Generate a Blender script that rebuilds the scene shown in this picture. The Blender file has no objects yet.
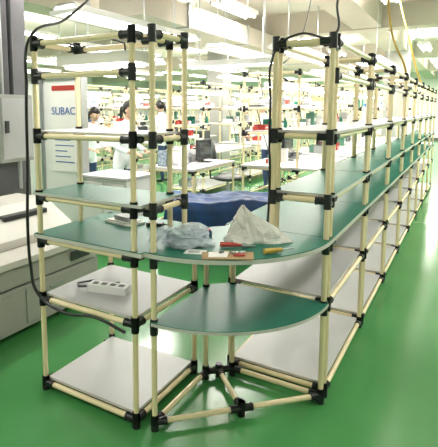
import bpy, bmesh, math, random
from mathutils import Vector, Matrix, noise
random.seed(4)
sc = bpy.context.scene
sc.view_settings.view_transform = 'Standard'
sc.view_settings.exposure = .17
V = Vector

# ------------------------------------------------------------------ materials
def mat(name, col, rough=.5, metal=0., var=.0, scale=8., bump=0., emit=None, es=0., alpha=1., trans=0., spec=.5):
    m = bpy.data.materials.new(name); m.use_nodes = True
    nt = m.node_tree; b = nt.nodes['Principled BSDF']
    b.inputs['Base Color'].default_value = (*col, 1)
    b.inputs['Roughness'].default_value = rough
    b.inputs['Metallic'].default_value = metal
    b.inputs['Specular IOR Level'].default_value = spec
    b.inputs['Alpha'].default_value = alpha
    b.inputs['Transmission Weight'].default_value = trans
    if emit:
        b.inputs['Emission Color'].default_value = (*emit, 1)
        b.inputs['Emission Strength'].default_value = es
    if var or bump:
        tc = nt.nodes.new('ShaderNodeTexCoord'); n = nt.nodes.new('ShaderNodeTexNoise')
        n.inputs['Scale'].default_value = scale; n.inputs['Detail'].default_value = 5
        nt.links.new(tc.outputs['Object'], n.inputs['Vector'])
        if var:
            r = nt.nodes.new('ShaderNodeValToRGB')
            r.color_ramp.elements[0].position = .3; r.color_ramp.elements[1].position = .7
            r.color_ramp.elements[0].color = (*[c*(1-var) for c in col], 1)
            r.color_ramp.elements[1].color = (*[min(1, c*(1+var)) for c in col], 1)
            nt.links.new(n.outputs['Fac'], r.inputs['Fac']); nt.links.new(r.outputs['Color'], b.inputs['Base Color'])
        if bump:
            bp = nt.nodes.new('ShaderNodeBump'); bp.inputs['Strength'].default_value = bump
            bp.inputs['Distance'].default_value = .02
            nt.links.new(n.outputs['Fac'], bp.inputs['Height']); nt.links.new(bp.outputs['Normal'], b.inputs['Normal'])
    return m

IVORY = mat('ivory_pipe', (.90,.74,.475), .22)
BLACK = mat('black_joint', (.012,.012,.015), .35)
TEAL = mat('teal_mat', (.013,.165,.112), .38, var=.06, scale=5, spec=.32)
BOARD = mat('white_board', (.58,.565,.58), .35, var=.04, scale=3)
GREY = mat('grey_board', (.48,.47,.49), .4, var=.04, scale=3)
EDGE = mat('board_edge', (.62,.60,.57), .5)
FLOOR = mat('green_epoxy', (.070,.28,.085), .17, var=.10, scale=1.2, spec=.5)
CEIL = mat('ceiling_paint', (.80,.74,.68), .9, var=.04, scale=1)
BEAM = mat('beam_paint', (.56,.51,.44), .9, var=.05, scale=1)
WALL = mat('wall_paint', (.78,.77,.75), .8, var=.04, scale=1)
COL = mat('column_paint', (.13,.125,.135), .6, var=.15, scale=3)
COLB = mat('column_light', (.38,.38,.36), .7, var=.08, scale=3)
MACH = mat('machine_beige', (.42,.40,.38), .4, var=.05, scale=3)
MACHL = mat('machine_light', (.60,.57,.53), .4, var=.05, scale=3)
MACHD = mat('machine_dark', (.10,.10,.10), .5)
STEEL = mat('steel', (.45,.46,.48), .3, .8)
WHITE = mat('white_plastic', (.80,.79,.78), .4)
BLUE = mat('blue_tarp', (.008,.042,.16), .45, var=.4, scale=6, bump=.5)
RED = mat('red_plastic', (.45,.04,.03), .4)
YEL = mat('yellow_paint', (.55,.36,.06), .5)
BLUEP = mat('blue_plastic', (.07,.13,.26), .4)
GRNP = mat('green_plastic', (.10,.24,.18), .4)
CARD = mat('cardboard', (.42,.27,.14), .8, var=.1, scale=12)
PAPER = mat('paper', (.85,.83,.80), .7)
DARK = mat('dark_plastic', (.035,.035,.04), .4)
SCREEN = mat('screen_glass', (.02,.03,.04), .1)
TUBE = mat('fluorescent_tube', (.9,.95,1), .5, emit=(1,.99,.93), es=14)
SKIN = mat('skin', (.62,.38,.27), .5)
HAIR = mat('black_hair', (.012,.009,.008), .45)
UNIF = mat('white_uniform', (.78,.80,.84), .8, bump=.3, scale=20)
NAVY = mat('navy_trousers', (.03,.05,.13), .8)
BLUEINK = mat('blue_ink', (.05,.13,.42), .5)
BAG = mat('clear_plastic_bag', (.72,.80,.92), .12, alpha=.5, bump=.9, scale=22)
BAGW = mat('white_plastic_bag', (.80,.77,.73), .4, bump=.6, scale=18)
PARTS = mat('grey_blue_parts', (.30,.36,.44), .5, var=.5, scale=40)
PARTB = mat('pale_blue_parts', (.42,.52,.66), .4)

# ------------------------------------------------------------------ builder
class MB:
    def __init__(s): s.v=[]; s.f=[]; s.m=[]; s.sm=[]; s.mats=[]
    def mi(s,m):
        if m not in s.mats: s.mats.append(m)
        return s.mats.index(m)
    def add(s,vs,fs,m,smooth=False):
        o=len(s.v); s.v+=[tuple(v) for v in vs]; k=s.mi(m)
        for f in fs: s.f.append([i+o for i in f]); s.m.append(k); s.sm.append(smooth)
    def path(s,pts,rad,m,seg=10):
        pts=[V(p) for p in pts]; n=len(pts)
        if not hasattr(rad,'__len__'): rad=[rad]*n
        vs=[];fs=[]; d0=(pts[1]-pts[0]).normalized()
        up=V((0,0,1)) if abs(d0.z)<.9 else V((1,0,0))
        a=d0.cross(up).normalized()
        for i,p in enumerate(pts):
            d=(pts[min(i+1,n-1)]-pts[max(i-1,0)]).normalized()
            a=(a-d*a.dot(d)).normalized(); b=d.cross(a)
            for k in range(seg):
                t=2*math.pi*k/seg; vs.append(p+(a*math.cos(t)+b*math.sin(t))*rad[i])
        for i in range(n-1):
            for k in range(seg):
                k2=(k+1)%seg; fs.append([i*seg+k,i*seg+k2,(i+1)*seg+k2,(i+1)*seg+k])
        s.add(vs,fs,m,True)
        s.add([vs[k] for k in range(seg)],[list(range(seg))[::-1]],m)
        s.add([vs[(n-1)*seg+k] for k in range(seg)],[list(range(seg))],m)
    def tube(s,p0,p1,r,m,seg=10,r1=None): s.path([p0,p1],[r,r1 if r1 is not None else r],m,seg)
    def box(s,a,b,m,M=None):
        x0,y0,z0=a;x1,y1,z1=b
        vs=[V(q) for q in [(x0,y0,z0),(x1,y0,z0),(x1,y1,z0),(x0,y1,z0),(x0,y0,z1),(x1,y0,z1),(x1,y1,z1),(x0,y1,z1)]]
        if M: vs=[M@q for q in vs]
        s.add(vs,[[3,2,1,0],[4,5,6,7],[0,1,5,4],[1,2,6,5],[2,3,7,6],[3,0,4,7]],m)
    def prism(s,poly,z0,z1,mt,ms):
        n=len(poly)
        lo=[(x,y,z0) for x,y in poly]; hi=[(x,y,z1) for x,y in poly]
        s.add(hi,[list(range(n))],mt); s.add(lo,[list(range(n))[::-1]],ms)
        s.add(lo+hi,[[i,(i+1)%n,n+(i+1)%n,n+i] for i in range(n)],ms)
    def ell(s,c,r,m,seg=14,rings=9,M=None,fn=None):
        vs=[];fs=[]
        for i in range(rings+1):
            ph=math.pi*i/rings
            for k in range(seg):
                t=2*math.pi*k/seg
                q=V((math.sin(ph)*math.cos(t),math.sin(ph)*math.sin(t),math.cos(ph)))
                if fn: q=fn(q)
                q=V((q.x*r[0],q.y*r[1],q.z*r[2]))
                if M: q=M@q
                vs.append(q+V(c))
        for i in range(rings):
            for k in range(seg):
                k2=(k+1)%seg; fs.append([i*seg+k,(i+1)*seg+k,(i+1)*seg+k2,i*seg+k2])
        s.add(vs,fs,m,True)
    def sleeve(s,p,L=.075):
        p=V(p); s.tube(p-V((0,0,L/2)),p+V((0,0,L/2)),.0195,BLACK,10)
    def rail(s,p0,p1,r=.014,j0=True,j1=True):
        p0=V(p0);p1=V(p1);d=(p1-p0).normalized()
        s.tube(p0,p1,r,IVORY)
        for p,dd,j in((p0,d,j0),(p1,-d,j1)):
            if j:
                s.tube(p,p+dd*.055,.0185,BLACK,10); s.tube(p+dd*.05,p+dd*.058,.021,BLACK,10); s.sleeve(p)
    def post(s,x,y,z0,z1,r=.014):
        s.tube((x,y,z0),(x,y,z1),r,IVORY)
        if z0<.01: s.tube((x,y,0),(x,y,.03),.02,BLACK,10)
        s.tube((x,y,z1-.02),(x,y,z1+.008),.0185,BLACK,10)
    def mesh(s,name):
        me=bpy.data.meshes.new(name); me.from_pydata(s.v,[],s.f)
        for m in s.mats: me.materials.append(m)
        me.polygons.foreach_set('material_index',s.m); me.polygons.foreach_set('use_smooth',s.sm)
        me.update(); return me
    def obj(s,name,loc=(0,0,0),rot=0,parent=None,bevel=0):
        o=bpy.data.objects.new(name,s.mesh(name)); sc.collection.objects.link(o)
        o.location=loc; o.rotation_euler=(0,0,rot)
        if parent: o.parent=parent
        if bevel:
            b=o.modifiers.new('bevel','BEVEL'); b.width=bevel; b.segments=2; b.limit_method='ANGLE'
        return o

def inst(me,name,loc,rot=0,parent=None):
    o=bpy.data.objects.new(name,me); sc.collection.objects.link(o); o.location=loc; o.rotation_euler=(0,0,rot)
    if parent:o.parent=parent
    return o
def rect(x0,x1,y0,y1): return [(x0,y0),(x1,y0),(x1,y1),(x0,y1)]

ZT,ZM,ZB=.85,.53,.04
U1,U2,U3,U4=1.07,1.385,1.66,1.82

# ------------------------------------------------------------------ room shell
XL,XR,YN,YF,ZC=-17,4.5,-5,24,3.35
def slab(name,a,b,m):
    k=MB(); k.box(a,b,m); return k.obj(name)
slab('floor',(XL,YN,-.1),(XR,YF,0),FLOOR)
slab('ceiling',(XL,YN,ZC),(XR,YF,ZC+.1),CEIL)
slab('wall_far',(XL,YF,0),(XR,YF+.15,ZC),WALL)
slab('wall_left',(XL-.15,YN,0),(XL,YF,ZC),WALL)
slab('wall_right',(XR,YN,0),(XR+.15,YF,ZC),WALL)
slab('wall_near',(XL,YN-.15,0),(XR,YN,ZC),WALL)
slab('baseboard_far',(XL,YF-.03,.0),(XR,YF,.12),MACHD)
for y in (7.5,13,18.5):
    slab('ceiling_beam',(XL,y,ZC-.42),(XR,y+.4,ZC),BEAM)
slab('ceiling_beam',(-4.6,YN,ZC-.40),(-4.1,YF,ZC),BEAM)
slab('ceiling_beam',(-.75,YN,ZC-.40),(-.25,YF,ZC),BEAM)
k=MB(); k.box((-2.9,3,2.62),(-2.2,20,2.92),BEAM)
for y in range(4,20,2): k.box((-2.93,y,2.60),(-2.17,y+.05,2.94),STEEL)
for y in range(5,20,3):
    for x in (-2.85,-2.25): k.tube((x,y,2.92),(x,y,ZC),.006,STEEL,6)
k.obj('ventilation_duct')

# ------------------------------------------------------------------ left rack bench
def rack(k,lx0,lx1,ly0,ly1,ux0,ux1,uy0,uy1):
    up=[(ux0,uy0),(ux1,uy0),(ux1,uy1),(ux0,uy1)]
    lo=[(lx0,ly0),(lx1,ly0),(lx1,ly1),(lx0,ly1)]
    for p in lo:
        k.post(*p,0,U4 if p in up else ZT-.02)
    for p in up:
        if p not in lo: k.post(*p,ZT,U4)
    for z in (ZB,ZM-.02,ZT-.025):
        for i in range(4): k.rail((*lo[i],z),(*lo[(i+1)%4],z))
    for z in (U1-.02,U2-.02,U4):
        for i in range(4): k.rail((*up[i],z),(*up[(i+1)%4],z))
    e=.012
    k.prism(rect(lx0+e,lx1-e,ly0+e,ly1-e),ZB+.014,ZB+.028,BOARD,EDGE)
    k.prism(rect(lx0+e,lx1-e,ly0+e,ly1-e),ZM-.006,ZM+.008,GREY,EDGE)

k=MB()
lx0,lx1=-.69,-.085
rack(k,lx0,lx1,-.03,.52,lx0,lx1,-.03,.27)
k.prism(rect(lx0-.03,-.035,-.05,.55),ZT-.011,ZT+.008,EDGE,EDGE)
k.prism(rect(lx0-.028,-.035,-.048,.55),ZT+.008,ZT+.012,TEAL,TEAL)
k.prism(rect(lx0-.02,-.03,-.05,.29),U1-.006,U1+.008,TEAL,EDGE)
k.prism(rect(lx0-.02,-.03,-.02,.28),U2-.004,U2+.006,GREY,EDGE)
k.rail((lx0,-.03,U3),(lx1,-.03,U3))
# task lamp under the top frame
k.box((-.62,.05,1.715),(-.13,.20,1.765),WHITE); k.box((-.59,.08,1.70),(-.16,.17,1.715),TUBE)
for x in(-.52,-.24): k.path([(x,-.03,U4),(x,.12,U4-.01),(x,.125,1.765)],.005,DARK,6)
k.obj('pipe_rack_workbench')

# ------------------------------------------------------------------ quarter-round corner bench
k=MB()
A=(0,0);B=(.61,.61);I1=(0,.50);I2=(.11,.61);M_=(.305,.305);IM=(.055,.555)
k.post(0,0,0,U4); k.post(*B,0,U4); k.post(*I1,0,ZT-.02); k.post(*I2,0,ZT-.02)
for z in (ZB,ZM-.02,ZT-.025):
    k.rail((*A,z),(*I1,z)); k.rail((*I2,z),(*B,z)); k.rail((*I1,z),(*I2,z))
k.rail((*A,ZB),(*M_,ZB)); k.rail((*M_,ZB),(*B,ZB))
k.rail((*IM,ZB),(*M_,ZB))
k.post(0,.27,ZT,U4); k.post(.33,.61,ZT,U4)
for z in (U1-.02,U2-.02,U4):
    k.rail((0,0,z),(0,.27,z)); k.rail((.33,.61,z),(.61,.61,z))
for z in (U1-.035,U4-.03):
    k.tube((0,0,z),(-.045,0,z),.017,BLACK); k.tube((.61,.61,z),(.61,.655,z),.017,BLACK)
def fan(r,ex):
    arc=[(r*math.cos(-math.pi/2+math.pi/2*i/28),.61+r*math.sin(-math.pi/2+math.pi/2*i/28)) for i in range(29)]
    if ex: return [(-.035,.61-r)]+arc+[(r,.64),(.07,.64),(.07,.60),(0,.53),(-.035,.53)]
    return arc+[(.10,.62),(-.01,.51)]
k.prism(fan(.635,True),ZT-.011,ZT+.008,EDGE,EDGE); k.prism(fan(.633,True),ZT+.008,ZT+.012,TEAL,TEAL)
k.prism(fan(.635,False),ZM-.008,ZM+.006,EDGE,EDGE); k.prism(fan(.633,False),ZM+.006,ZM+.009,TEAL,TEAL)
k.obj('quarter_round_corner_workbench')

# ------------------------------------------------------------------ right row of rack benches
k=MB(); L=.92
rack(k,.07,.61,0,L,.33,.61,0,L)
k.prism(rect(.045,.635,-.03,L+.03),ZT-.011,ZT+.008,EDGE,EDGE)
k.prism(rect(.047,.633,-.03,L+.03),ZT+.008,ZT+.012,TEAL,TEAL)
k.prism(rect(.31,.63,-.02,L+.02),U1-.006,U1+.008,TEAL,EDGE)
k.prism(rect(.31,.63,-.02,L+.02),U2-.006,U2+.008,GREY,EDGE)
k.rail((.61,0,U3),(.61,L,U3))
rowme=k.mesh('pipe_rack_row')
for i in range(8): inst(rowme,'pipe_rack_workbench',(0,.675+i*.985,0))

# ------------------------------------------------------------------ background benches
def bgbench(seed):
    R=random.Random(seed); k=MB(); W=.7;Ln=1.5
    P=[(0,0),(W,0),(W,Ln),(0,Ln)]
    for x,y in P: k.post(x,y,0,1.95)
    for y in(.5,1.0): k.post(0,y,.8,1.95)
    for z in (.12,.40,.76,1.2,1.5,1.93):
        for i in range(4):
            if z in(1.2,1.5) and i==1: continue
            k.rail((*P[i],z),(*P[(i+1)%4],z))
    k.prism(rect(-.03,W+.25,-.03,Ln+.03),.775,.80,PAPER,EDGE)
    k.prism(rect(.01,W-.01,.01,Ln-.01),.135,.15,BOARD,EDGE)
    k.prism(rect(0,.32,0,Ln),1.215,1.23,BOARD,EDGE)
    k.prism(rect(0,.32,0,Ln),1.515,1.53,BOARD,EDGE)
    k.box((.2,.15,1.78),(.42,Ln-.15,1.84),WHITE); k.box((.23,.2,1.765),(.39,Ln-.2,1.78),TUBE)
    k.tube((.3,.3,1.84),(.3,.3,1.93),.008,DARK); k.tube((.3,Ln-.3,1.84),(.3,Ln-.3,1.93),.008,DARK)
    k.path([(.05,.3,1.93),(.12,.32,1.7),(.02,.36,1.5),(.1,.4,1.2),(.2,.45,.82)],.006,DARK,6)
    return k.mesh('bench_frame')
def clutter(seed,Ln=1.5,levels=((.80,.7,7),(1.23,.28,8),(1.53,.26,7),(.15,.6,4))):
    R=random.Random(seed); k=MB()
    cols=[BLUEP,RED,GRNP,WHITE,CARD,DARK,PAPER,STEEL,WHITE,GREY,MACHL,PARTS,WHITE,PAPER,TEAL]
    for z,w,n in levels:
        y=.06
        for i in range(n):
            d=R.uniform(.07,.2); h=R.uniform(.05,.2)
            x=R.uniform(.03,max(.04,w-.3))
            if y+d>Ln-.06: break
            c=R.choice(cols); ww=R.uniform(.1,.2); t=.006; q=R.random()
            if q<.4:
                k.box((x,y,z),(x+ww,y+d,z+t),c); k.box((x,y,z),(x+t,y+d,z+h),c); k.box((x+ww-t,y,z),(x+ww,y+d,z+h*.6),c)
                k.box((x,y,z),(x+ww,y+t,z+h),c); k.box((x,y+d-t,z),(x+ww,y+d,z+h),c)
                k.box((x+.01,y+.01,z+.01),(x+ww-.01,y+d-.01,z+h*.5),PARTS)
            elif q<.6:
                xc=x+ww/2; yc=y+d/2
                k.path([(xc,yc,z),(xc,yc,z+h*.7),(xc,yc,z+h*.9),(xc,yc,z+h*1.15)],[.035,.035,.018,.012],c,10)
            elif q<.8:
                for j in range(R.randint(2,5)):
                    k.box((x+R.uniform(0,.02),y+R.uniform(0,.015),z+j*.02),(x+ww,y+d-.01,z+j*.02+.016),R.choice([PAPER,c,WHITE]))
            else:
                k.box((x,y,z),(x+ww,y+d,z+h),c); k.box((x-.004,y-.004,z+h*.85),(x+ww+.004,y+d+.004,z+h),c)
                k.box((x+ww,y+d*.25,z+h*.3),(x+ww+.002,y+d*.75,z+h*.6),PAPER)
            y+=d+R.uniform(.01,.08)
    y=R.uniform(.2,.6)*Ln; k.box((.30,y,.83),(.34,y+.36,1.10),DARK); k.box((.34,y+.02,.85),(.342,y+.34,1.08),SCREEN)
    k.box((.25,y+.14,.80),(.42,y+.24,.81),DARK); k.box((.29,y+.17,.80),(.31,y+.2,.95),DARK)
    return k.mesh('bench_items')
BF=[bgbench(i) for i in range(2)]; BC=[clutter(i+10) for i in range(7)]
spots=[]
for x,ys in((-1.25,(3.8,5.6,7.5,9.5,12.4,14.3,16.2)),(-3.3,(5.2,7.2,9.2,11.2,13.2,16)),(-5.6,(4.6,6.4,8.15,10.7,12.8,15)),
            (-8.0,(5,7,9,11.5,14)),(-10.6,(6,8.2,10.5,13)),(-13.2,(7,10,13))):
    for y in ys: spots.append((x,y))
for i,(x,y) in enumerate(spots):
    o=inst(BF[i%2],'assembly_workbench',(x,y,0))
    inst(BC[i%7],'bins_and_monitor',(0,0,0),0,o)

# ------------------------------------------------------------------ ceiling lights
def fixture():
    k=MB(); k.box((-.13,-.65,.03),(.13,.65,.09),WHITE); k.box((-.03,-.64,.0),(.03,.64,.03),WHITE)
    for x in(-.075,.075):
        k.tube((x,-.6,.0),(x,.6,.0),.016,TUBE,8)
        for y in(-.61,.61): k.box((x-.02,y-.015,-.02),(x+.02,y+.015,.04),WHITE)
    for y in(-.5,.5): k.tube((0,y,.09),(0,y,.37),.006,STEEL,6)
    return k.mesh('fixture_body')
FX=fixture()
for x in (1.9,.15,-1.97,-3.5,-6.45,-9.5,-13):
    for y in (-2.2,1.4,5,8.9,11.5,15,17.2,21):
        if x<-9 and y<0: continue
        if x==.15 and y<4: continue
        z=ZC-.37; f=.66 if y<3 else 1.42
        o=inst(FX,'fluorescent_light',(x,y,z))
        for dz,rx,e in((-.05,0,40*f),(.12,math.pi,12*f)):
            l=bpy.data.lights.new('lamp','AREA'); l.shape='RECTANGLE'; l.size=.3; l.size_y=1.2; l.energy=e; l.color=(1,.965,.895)
            lo=bpy.data.objects.new('tube_glow',l); sc.collection.objects.link(lo); lo.parent=o; lo.location=(0,0,dz); lo.rotation_euler=(rx,0,0)
def hood(Lh,zz):
    k=MB(); n=Lh/2
    pro=[(-.17,0),(-.10,.075),(.10,.075),(.17,0),(.16,0),(.095,.065),(-.095,.065),(-.16,0)]
    vs=[(x,-n,z) for x,z in pro]+[(x,n,z) for x,z in pro]; m=len(pro)
    k.add(vs,[[i,(i+1)%m,m+(i+1)%m,m+i] for i in range(m)],WHITE)
    for y in(-n,n-.01): k.prism([(-.17,y),(.17,y),(.17,y+.01),(-.17,y+.01)],0,.03,WHITE,WHITE)
    for x in(-.06,.06): k.tube((x,-n+.06,.03),(x,n-.06,.03),.014,TUBE,8)
    for y in(-n*.7,n*.7): k.tube((0,y,.075),(0,y,ZC-zz),.007,STEEL,6)
    return k.mesh('hood_body')
HD=hood(1.9,2.25)
for x,y in((-1.6,2.05),(-1.6,4.6),(-3.05,3.4),(-3.05,6.4),(-4.9,3.6),(-4.9,6.3),(-6.9,4.4),(-.85,4.9),(-.85,9.8),(-1.6,9.2),(-3.98,9.6),(-.15,7.1)):
    inst(HD,'hanging_light_hood',(x,y,2.25))
HS=hood(1.2,2.0)
inst(HS,'hanging_light_hood',(-2.42,2.72,2.0),math.pi/2)
inst(HS,'hanging_light_hood',(-1.28,3.45,2.0),math.pi/2)

# ------------------------------------------------------------------ columns, cabinet, machine
k=MB(); k.box((-2.72,.8,0),(-2.25,1.27,ZC),COL); k.obj('column',bevel=.02)
k=MB(); k.box((-2.25,.86,1.05),(-2.13,1.2,1.62),COLB); k.box((-2.13,.88,1.08),(-2.12,1.18,1.59),GREY)
k.box((-2.12,.9,1.3),(-2.10,.93,1.4),DARK); k.tube((-2.2,.95,1.62),(-2.2,.95,ZC),.015,STEEL); k.tube((-2.2,1.05,1.62),(-2.2,1.05,ZC),.02,DARK)
k.tube((-2.2,1.1,.8),(-2.2,1.1,1.05),.02,STEEL)
k.obj('electrical_box')
k=MB(); k.box((-.75,11.4,0),(-.2,11.95,ZC),COLB); k.box((-.6,11.3,2.1),(-.35,11.4,2.5),GREY); k.obj('column',bevel=.02)
k=MB(); k.box((-5.1,9.95,0),(-4.6,10.45,ZC),COLB); k.obj('column',bevel=.02)

k=MB()
k.box((-3.5,2.02,.06),(-2.32,2.08,1.83),WHITE)
for x in(-3.52,-2.92,-2.34): k.box((x,2.0,0),(x+.04,2.10,1.85),STEEL)
for x in(-3.52,-2.34): k.box((x,1.85,0),(x+.04,2.25,.04),STEEL)
k.box((-3.5,2.0,1.82),(-2.32,2.10,1.85),STEEL)
k.obj('partition_panel')
k=MB(); k.box((0,-.006,0),(.38,0,.95),PAPER); k.box((.02,-.008,.875),(.36,-.006,.93),RED)
for i in range(6): k.box((.05,-.008,.10+i*.06),(.33-.05*(i%3),-.006,.110+i*.06),BLUEINK)
ps=k.obj('wall_poster',(-2.76,2.018,.82))
c=bpy.data.curves.new('poster_text','FONT'); c.body='SUBAC'; c.size=.115; c.extrude=.001; c.materials.append(BLUEINK)
t=bpy.data.objects.new('lettering',c); sc.collection.objects.link(t); t.parent=ps; t.location=(.01,-.009,.62); t.rotation_euler=(math.pi/2,0,0)

k=MB(); k.box((-2.22,1.9,.08),(-1.64,2.35,.80),WHITE); k.box((-2.25,1.87,.80),(-1.62,2.38,.83),GREY); k.box((-2.2,1.93,0),(-1.66,2.33,.08),MACHD)
for x in(-2.2,-1.92): k.box((x,1.885,.12),(x+.26,1.9,.76),WHITE); k.box((x+.2,1.87,.5),(x+.22,1.885,.62),STEEL)
k.obj('low_cabinet',bevel=.006)

k=MB()
k.box((-2.15,-.9,.05),(-1.27,1.05,.34),MACH); k.box((-2.15,-.9,.355),(-1.27,1.05,.50),MACH); k.box((-2.13,-.88,.33),(-1.29,1.03,.36),MACHD)
k.box((-2.18,-.93,.50),(-1.22,1.08,.545),MACHL)
sl=[(-2.1,.56),(-1.45,.56),(-1.45,.62),(-1.75,.80),(-2.1,.80)]
vs=[(x,-.35,z-.015) for x,z in sl]+[(x,.98,z-.015) for x,z in sl]
k.add(vs,[[0,1,2,3,4][::-1],[5,6,7,8,9]]+[[i,(i+1)%5,5+(i+1)%5,5+i] for i in range(5)],MACHL)
k.box((-1.72,.45,.70),(-1.60,.85,.735),DARK)
for y in(-.6,.0,.6): k.box((-1.27,y-.26,.08),(-1.262,y+.26,.31),MACH); k.box((-1.262,y-.06,.26),(-1.25,y+.06,.275),STEEL)
for x in(-2.1,-1.33):
    for y in(-.85,1.0): k.tube((x,y,0),(x,y,.06),.03,MACHD)
k.box((-1.262,.75,.39),(-1.255,.95,.46),DARK)
k.obj('test_machine',bevel=.012)
slab('trim_floor_line',(-1.9,-1.45,0),(.35,-1.40,.002),YEL)

# ------------------------------------------------------------------ blue tarp over crates
k=MB(); N=44
vs=[];fs=[]
for j in range(N+1):
    for i in range(N+1):
        u=i/N*2-1;v=j/N*2-1
        r=max(abs(u),abs(v))
        top=.575+.05*noise.noise(V((u*1.8,v*1.8,3)))+.045*abs(noise.noise(V((u*5,v*5,1))))
        if r<.72: x=u*.62; y=v*.42; z=top
        else:
            kx=.72/r; z=top*(1-(r-.72)/.28)
            x=u*kx*.62*(1+.14*(r-.72)/.28*(1+1.2*noise.noise(V((u*5,v*5,9))))); y=v*kx*.42*(1+.14*(r-.72)/.28*(1+1.2*noise.noise(V((u*5,v*5,2)))))
        vs.append((x*1.28,y*1.1,max(z,.004)))
for j in range(N):
    for i in range(N): a=j*(N+1)+i; fs.append([a,a+1,a+N+2,a+N+1])
k.add(vs,fs,BLUE,True); k.obj('blue_tarp_covered_crates',(-.99,2.70,0),math.radians(28))

# ------------------------------------------------------------------ items on benches
zt=ZT+.0125
def blob(name,loc,rx,ry,rz,m,seed,rot=0,amp=.25,sub=4,fl=.75):
    bm=bmesh.new(); bmesh.ops.create_icosphere(bm,subdivisions=sub,radius=1)
    for v in bm.verts:
        q=v.co.copy(); n1=noise.noise(q*1.6+V((seed,0,0))); n2=abs(noise.noise(q*4+V((0,seed,0))))
        q*=1+amp*n1*1.6-amp*n2*.8
        v.co=V((q.x*rx,q.y*ry,max(0,(q.z+fl)/(1+fl)*rz)))
    me=bpy.data.meshes.new(name); bm.to_mesh(me); bm.free(); me.materials.append(m)
    o=bpy.data.objects.new(name,me); sc.collection.objects.link(o); o.location=loc; o.rotation_euler=(0,0,rot)
    return o
b=blob('plastic_parts_bag',(.065,.17,zt),.135,.09,.095,BAG,3,rot=.55,amp=.35)
R=random.Random(8); k=MB()
for i in range(95):
    a=R.uniform(0,6.28); q=R.random()**.5; x=.09*q*math.cos(a); y=.056*q*math.sin(a); z=.014+R.random()*.05*(1-q*q)
    d=V((R.uniform(-1,1),R.uniform(-1,1),R.uniform(-.25,.25))).normalized()*.012
    p=V((x,y,z)); c=R.choice([PARTB,PARTB,PARTS,WHITE,STEEL,DARK])
    k.tube(p-d,p+d,.006,c,7); k.tube(p-d*.3,p+d*.3,.008,c,7)
k.obj('loose_pipe_fittings',parent=b)
k=MB(); k.path([(-.08,0,.045),(-.12,.01,.05),(-.15,.0,.035),(-.17,-.01,.022)],[.04,.018,.03,.006],BAG,12); k.obj('bag_neck',parent=b)
k=MB(); k.prism([(-.11,-.05),(.11,-.07),(.13,.03),(.02,.06),(-.10,.04)],0,.004,CARD,CARD)
k.prism([(-.08,-.035),(.0,-.04),(.02,.03),(-.07,.035)],.004,.007,PAPER,PAPER); k.prism([(.03,-.03),(.08,-.03),(.08,.0),(.04,.01)],.004,.01,RED,RED)
for i in range(9):
    x=R.uniform(-.02,.09); y=R.uniform(-.01,.03); d=V((R.uniform(-1,1),R.uniform(-1,1),0)).normalized()*.01; p=V((x,y,.012)); k.tube(p-d,p+d,.004,R.choice([DARK,STEEL,WHITE,BLUEP]),6)
k.obj('cardboard_sheet',(.30,.12,zt),.6)
k=MB(); n=40; H=14; vs=[];fs=[]
for j in range(H+1):
    f=j/H
    for i in range(n):
        t=2*math.pi*i/n; cx,cy=math.cos(t),math.sin(t)
        rr=1+.45*noise.noise(V((cx*1.3,cy*1.3,f*1.5+4)))+.34*noise.noise(V((cx*3.4,cy*3.4,f*4)))
        sx=.125*(1-f**1.6)+.008; sy=.08*(1-f)**.9+.008
        vs.append((rr*cx*sx-.05*f,rr*cy*sy+.015*f,max(0,.155*f*(1+.25*noise.noise(V((cx*2,cy*2,7)))))))
for j in range(H):
    for i in range(n): i2=(i+1)%n; fs.append([j*n+i,j*n+i2,(j+1)*n+i2,(j+1)*n+i])
fs.append([H*n+i for i in range(n)]); fs.append([i for i in range(n)][::-1])
k.add(vs,fs,BAGW,False); k.obj('white_paper_bag',(.31,.41,zt),.45)
k=MB()
k.path([(0,0,.012),(.05,.004,.014),(.10,.015,.012)],[.008,.009,.006],RED,8); k.path([(0,.03,.012),(.05,.022,.014),(.10,.012,.012)],[.008,.009,.006],RED,8)
k.tube((.10,.013,.012),(.12,.013,.012),.012,STEEL,8); k.tube((.12,.013,.012),(.165,.013,.012),.009,STEEL,8,.003)
k.obj('pliers',(.225,.215,zt),.35)
k=MB(); k.path([(0,0,.014),(.03,0,.014),(.09,0,.014)],[.012,.013,.009],YEL,8); k.tube((.09,0,.014),(.15,0,.014),.003,STEEL,6)
k.obj('screwdriver',(.44,.22,zt),.9)
k=MB(); k.box((0,0,0),(.055,.035,.03),BLUEP); k.box((.005,.005,.03),(.05,.03,.036),RED); k.obj('tape_dispenser',(.06,.33,zt),.5)
k=MB()
for i in range(16):
    x=R.uniform(0,.10); y=R.uniform(0,.05); d=V((R.uniform(-1,1),R.uniform(-1,1),0)).normalized()*.011; p=V((x,y,.0065))
    k.tube(p-d,p+d,.006,R.choice([DARK,STEEL,RED,PARTB,WHITE]),7)
k.obj('scattered_fittings',(-.06,.41,zt),.1)
k=MB(); k.prism([(0,0),(.09,.0),(.10,.06),(.01,.07)],0,.003,PAPER,PAPER); k.prism([(.02,.01),(.07,.015),(.07,.04),(.02,.04)],.003,.004,GREY,GREY); k.obj('instruction_sheet',(.13,.045,zt),.4)
k=MB(); k.box((0,0,0),(.20,.13,.012),PAPER); k.box((.01,.01,.012),(.18,.12,.02),WHITE); k.box((.05,.03,.02),(.16,.1,.045),GREY); k.obj('paper_stack',(-.56,.32,zt),-.2,bevel=.002)
k=MB(); k.box((0,0,0),(.09,.05,.02),DARK); k.tube((.09,.025,.01),(.14,.03,.01),.004,DARK,6); k.obj('power_adapter',(-.30,.36,zt),.3,bevel=.003)
k=MB(); k.box((0,0,0),(.22,.07,.04),WHITE)
for i in range(4): k.box((.02+i*.05,.02,.04),(.05+i*.05,.05,.043),DARK)
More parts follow.
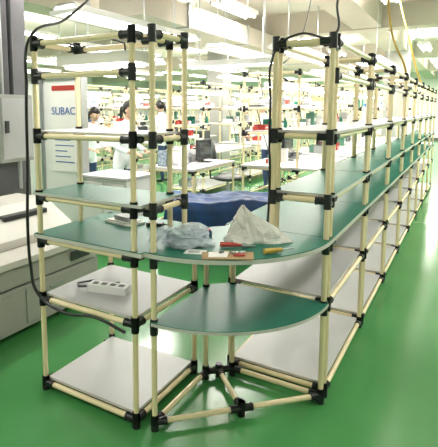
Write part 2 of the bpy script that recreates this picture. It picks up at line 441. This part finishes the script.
k.path([(0,.03,.02),(-.06,.02,.015),(-.1,.08,.008),(-.04,.14,.008),(.06,.12,.008),(.12,.15,.008)],.006,DARK,6)
k.obj('power_strip',(-.50,.10,ZM+.0085),.25,bevel=.003)

def cable(name,pts,r=.006,m=BLACK):
    c=bpy.data.curves.new(name,'CURVE'); c.dimensions='3D'; c.bevel_depth=r; c.bevel_resolution=2
    s=c.splines.new('BEZIER'); s.bezier_points.add(len(pts)-1)
    for b,p in zip(s.bezier_points,pts): b.co=p; b.handle_left_type=b.handle_right_type='AUTO'
    c.materials.append(m); o=bpy.data.objects.new(name,c); sc.collection.objects.link(o); return o
cable('power_cable',[(-1.5,3,3.2),(-1.0,1.2,2.6),(-.80,.3,2.0),(-.725,-.03,1.84),(-.72,-.06,1.6),(-.735,-.06,1.2),(-.74,-.07,.86),(-.74,-.06,.68),(-.70,-.065,.56),(-.5,-.07,.49),(-.3,-.065,.51),(-.12,-.065,.48)],.008)
cable('power_cable',[(.25,1.8,ZC),(.55,1.0,2.3),(.60,.7,2.0),(.60,.655,1.85),(.45,.60,1.86),(.34,.60,1.80),(.31,.60,1.5),(.315,.60,1.1),(.30,.62,.87)],.006)
cable('power_cable',[(.33,.61,1.845),(.2,.9,1.75),(.1,1.6,1.9),(-.2,3,2.6),(-.5,4,2.95)],.005)
cable('air_hose',[(.3,4.2,ZC),(.36,3.9,2.9),(.42,3.6,2.45),(.5,3.5,2.15),(.58,3.62,1.95),(.60,3.7,1.84)],.011,YEL)
cable('air_hose',[(.2,5.6,ZC),(.3,5.4,2.9),(.45,5.2,2.4),(.55,5.3,2.0),(.6,5.4,1.84)],.011,YEL)

k=MB()
for i in range(5):
    a=i*2*math.pi/5; e=(.28*math.cos(a),.28*math.sin(a)); k.tube((0,0,.12),(*e,.07),.02,DARK,8); k.ell((*e,.03),(.03,.03,.03),DARK,8,6)
k.tube((0,0,.1),(0,0,.45),.025,STEEL); k.ell((0,0,.48),(.23,.23,.05),DARK); k.ell((-.22,0,.80),(.04,.2,.22),DARK)
k.path([(-.05,0,.45),(-.26,0,.48),(-.27,0,.7)],.015,DARK,8)
k.obj('office_chair',(-1.85,4.6,0),.6)

# ------------------------------------------------------------------ people
mat_lip=mat('lips',(.45,.14,.12),.5)
def person(name,loc,rot,h=1.58,lean=.0,look=.25):
    s=h/1.62
    e=bpy.data.objects.new(name,None); sc.collection.objects.link(e); e.location=loc; e.rotation_euler=(0,0,rot)
    def L_(x,z):
        d=z-.9
        return (x+math.sin(lean)*max(0,d), z-(1-math.cos(lean))*max(0,d))
    J={};R={};E=[]
    def j(n,x,y,z,r,p=None,ln=True):
        if ln and z>.9: x,z=L_(x,z)
        J[n]=V((x*s,y*s,z*s)); R[n]=r
        if p: E.append((p,n))
    j('pel',0,0,.92,(.135,.10)); j('wai',0,0,1.06,(.115,.085),'pel'); j('che',.01,0,1.24,(.135,.095),'wai'); j('upc',.0,0,1.34,(.10,.07),'che')
    j('nk',.015,0,1.40,(.048,.048),'upc'); j('nk2',.03,0,1.46,(.045,.045),'nk')
    for q,sg in(('l',1),('r',-1)):
        j('sh'+q,0,.155*sg,1.335,(.055,.055),'upc'); j('ua'+q,.03,.185*sg,1.2,(.046,.046),'sh'+q); j('el'+q,.06,.20*sg,1.07,(.040,.040),'ua'+q)
        j('fa'+q,.18,.18*sg,1.03,(.034,.034),'el'+q); j('wr'+q,.29,.15*sg,1.01,(.024,.022),'fa'+q)
        j('hi'+q,0,.085*sg,.86,(.085,.085),'pel'); j('th'+q,.01,.09*sg,.68,(.072,.072),'hi'+q); j('kn'+q,.02,.09*sg,.48,(.052,.052),'th'+q); j('ca'+q,-.0,.09*sg,.32,(.050,.050),'kn'+q)
        j('an'+q,-.02,.09*sg,.09,(.035,.035),'ca'+q); j('he'+q,.0,.09*sg,.045,(.036,.036),'an'+q); j('to'+q,.13,.105*sg,.032,(.03,.026),'he'+q)
    names=list(J); idx={n:i for i,n in enumerate(names)}
    me=bpy.data.meshes.new('skel'); me.from_pydata([J[n] for n in names],[(idx[a],idx[b]) for a,b in E],[])
    o=bpy.data.objects.new('skel',me); sc.collection.objects.link(o)
    md=o.modifiers.new('s','SKIN'); md.use_smooth_shade=True
    sv=me.skin_vertices[0].data
    for n in names: sv[idx[n]].radius=(R[n][0]*s,R[n][1]*s); sv[idx[n]].use_root=(n=='pel')
    sb=o.modifiers.new('ss','SUBSURF'); sb.levels=2; sb.render_levels=2
    bpy.context.view_layer.update()
    dg=bpy.context.evaluated_depsgraph_get()
    bme=bpy.data.meshes.new_from_object(o.evaluated_get(dg)); bpy.data.objects.remove(o)
    bme.materials.clear()
    for m in (UNIF,NAVY,SKIN,DARK): bme.materials.append(m)
    for p in bme.polygons:
        c=p.center; near=min(names,key=lambda n:(J[n]-c).length)
        p.use_smooth=True
        p.material_index=2 if near in('nk2','wrl','wrr') else 3 if near[:2] in('he','to') else 1 if near[:2] in('th','kn','ca','an') else 0
    bo=bpy.data.objects.new('body',bme); sc.collection.objects.link(bo); bo.parent=e
    k=MB(); hc=J['nk2']+V((.02,0,.095))*s
    Mh=Matrix.Rotation(look,3,'Y')
    def P(x,y,z): return hc+Mh@(V((x,y,z))*s)
    def face(q):
        q=q.copy()
        if q.z<0: q.y*=1+.28*q.z; q.x*=1+.12*q.z
        return q
    k.ell(hc,(.088*s,.072*s,.112*s),SKIN,20,14,Mh.to_4x4(),face)
    k.path([P(.083,0,.012),P(.098,0,-.015),P(.088,0,-.028)],[.007*s,.012*s,.008*s],SKIN,8)
    for sg in(1,-1):
        k.ell(P(.077,.028*sg,.006),(.008*s,.013*s,.007*s),WHITE,8,6); k.ell(P(.083,.028*sg,.006),(.004*s,.006*s,.006*s),HAIR,8,6)
        k.path([P(.082,.014*sg,.026),P(.078,.042*sg,.026)],.0035*s,HAIR,6)
        k.ell(P(-.0,.072*sg,-.005),(.018*s,.008*s,.028*s),SKIN,8,6)
    k.ell(P(.076,0,-.05),(.008*s,.022*s,.006*s),mat_lip,8,6)
    def hairf(q):
        q=q.copy()
        if q.x>.35 and q.z<.38: q*=.80
        if q.z<-.5: q*=.9
        return q
    k.ell(P(-.012,0,.014),(.098*s,.083*s,.115*s),HAIR,22,16,Mh.to_4x4(),hairf)
    k.path([P(-.09,0,.02),P(-.13,0,-.02),P(-.12,0,-.10),P(-.11,0,-.16)],[.02*s,.03*s,.026*s,.008*s],HAIR,10)
    k.obj('head',parent=e)
    k=MB(); k.path([J['nk']+V((0,0,-.03)),J['nk']+V((.005,0,.015))],[.068*s,.056*s],UNIF,14)
    for q,sg in(('l',1),('r',-1)):
        w=J['wr'+q]; d=(w-J['fa'+q]).normalized(); sd=V((0,1,0))*sg
        k.ell(w+d*.045*s,(.048*s,.036*s,.014*s),SKIN,12,8)
        for i,(off,ln) in enumerate(((-.027,.062),(-.009,.072),(.009,.068),(.026,.052))):
            b0=w+d*.075*s+sd*off*s
            k.path([b0,b0+d*ln*.45*s+V((0,0,-.004)),b0+d*ln*.8*s+V((0,0,-.016)),b0+d*ln*.95*s+V((0,0,-.03))],[.0085*s,.008*s,.007*s,.005*s],SKIN,8)
        b0=w+d*.02*s-sd*.028*s
        k.path([b0,b0+d*.03*s-sd*.022*s+V((0,0,-.006)),b0+d*.06*s-sd*.026*s+V((0,0,-.014))],[.011*s,.009*s,.006*s],SKIN,8)
    k.obj('collar_and_hands',parent=e)
    return e
person('woman_worker',(-2.58,3.02,0),math.radians(-5),1.56,.16,.35)
person('assembly_worker',(-3.62,3.50,0),math.radians(-12),1.50,.30,.45)
person('assembly_worker',(-2.0,6.6,0),math.radians(175),1.6,.15,.4)
person('assembly_worker',(-4.1,6.3,0),math.radians(170),1.62,.15,.4)
k=MB()
for x in(0,.6):
    for y in(0,1.1): k.post(x,y,0,.78)
for z in(.1,.76):
    for a,b_ in(((0,0),(.6,0)),((.6,0),(.6,1.1)),((.6,1.1),(0,1.1)),((0,1.1),(0,0))): k.rail((*a,z),(*b_,z))
k.prism(rect(-.02,.62,-.02,1.12),.775,.80,BOARD,EDGE)
o=k.obj('assembly_table',(-2.14,3.02,0))
inst(clutter(55,1.1,((.80,.55,6),)),'parts_and_monitor',(0,0,0),0,o)

# ------------------------------------------------------------------ camera
cd=bpy.data.cameras.new('camera'); cam=bpy.data.objects.new('camera',cd); sc.collection.objects.link(cam)
cam.location=(1.176,-1.684,1.5); cam.rotation_euler=(math.radians(90-6.8),0,math.radians(31.1))
cd.sensor_fit='HORIZONTAL'; cd.sensor_width=36; cd.lens=470/438*36
cd.shift_x=(219-184)/438; cd.shift_y=-(223.5-165)/438; cd.clip_start=.05; cd.clip_end=100
sc.camera=cam
w=bpy.data.worlds.new('world'); sc.world=w; w.use_nodes=True; w.node_tree.nodes['Background'].inputs[0].default_value=(.8,.85,.9,1); w.node_tree.nodes['Background'].inputs[1].default_value=.4
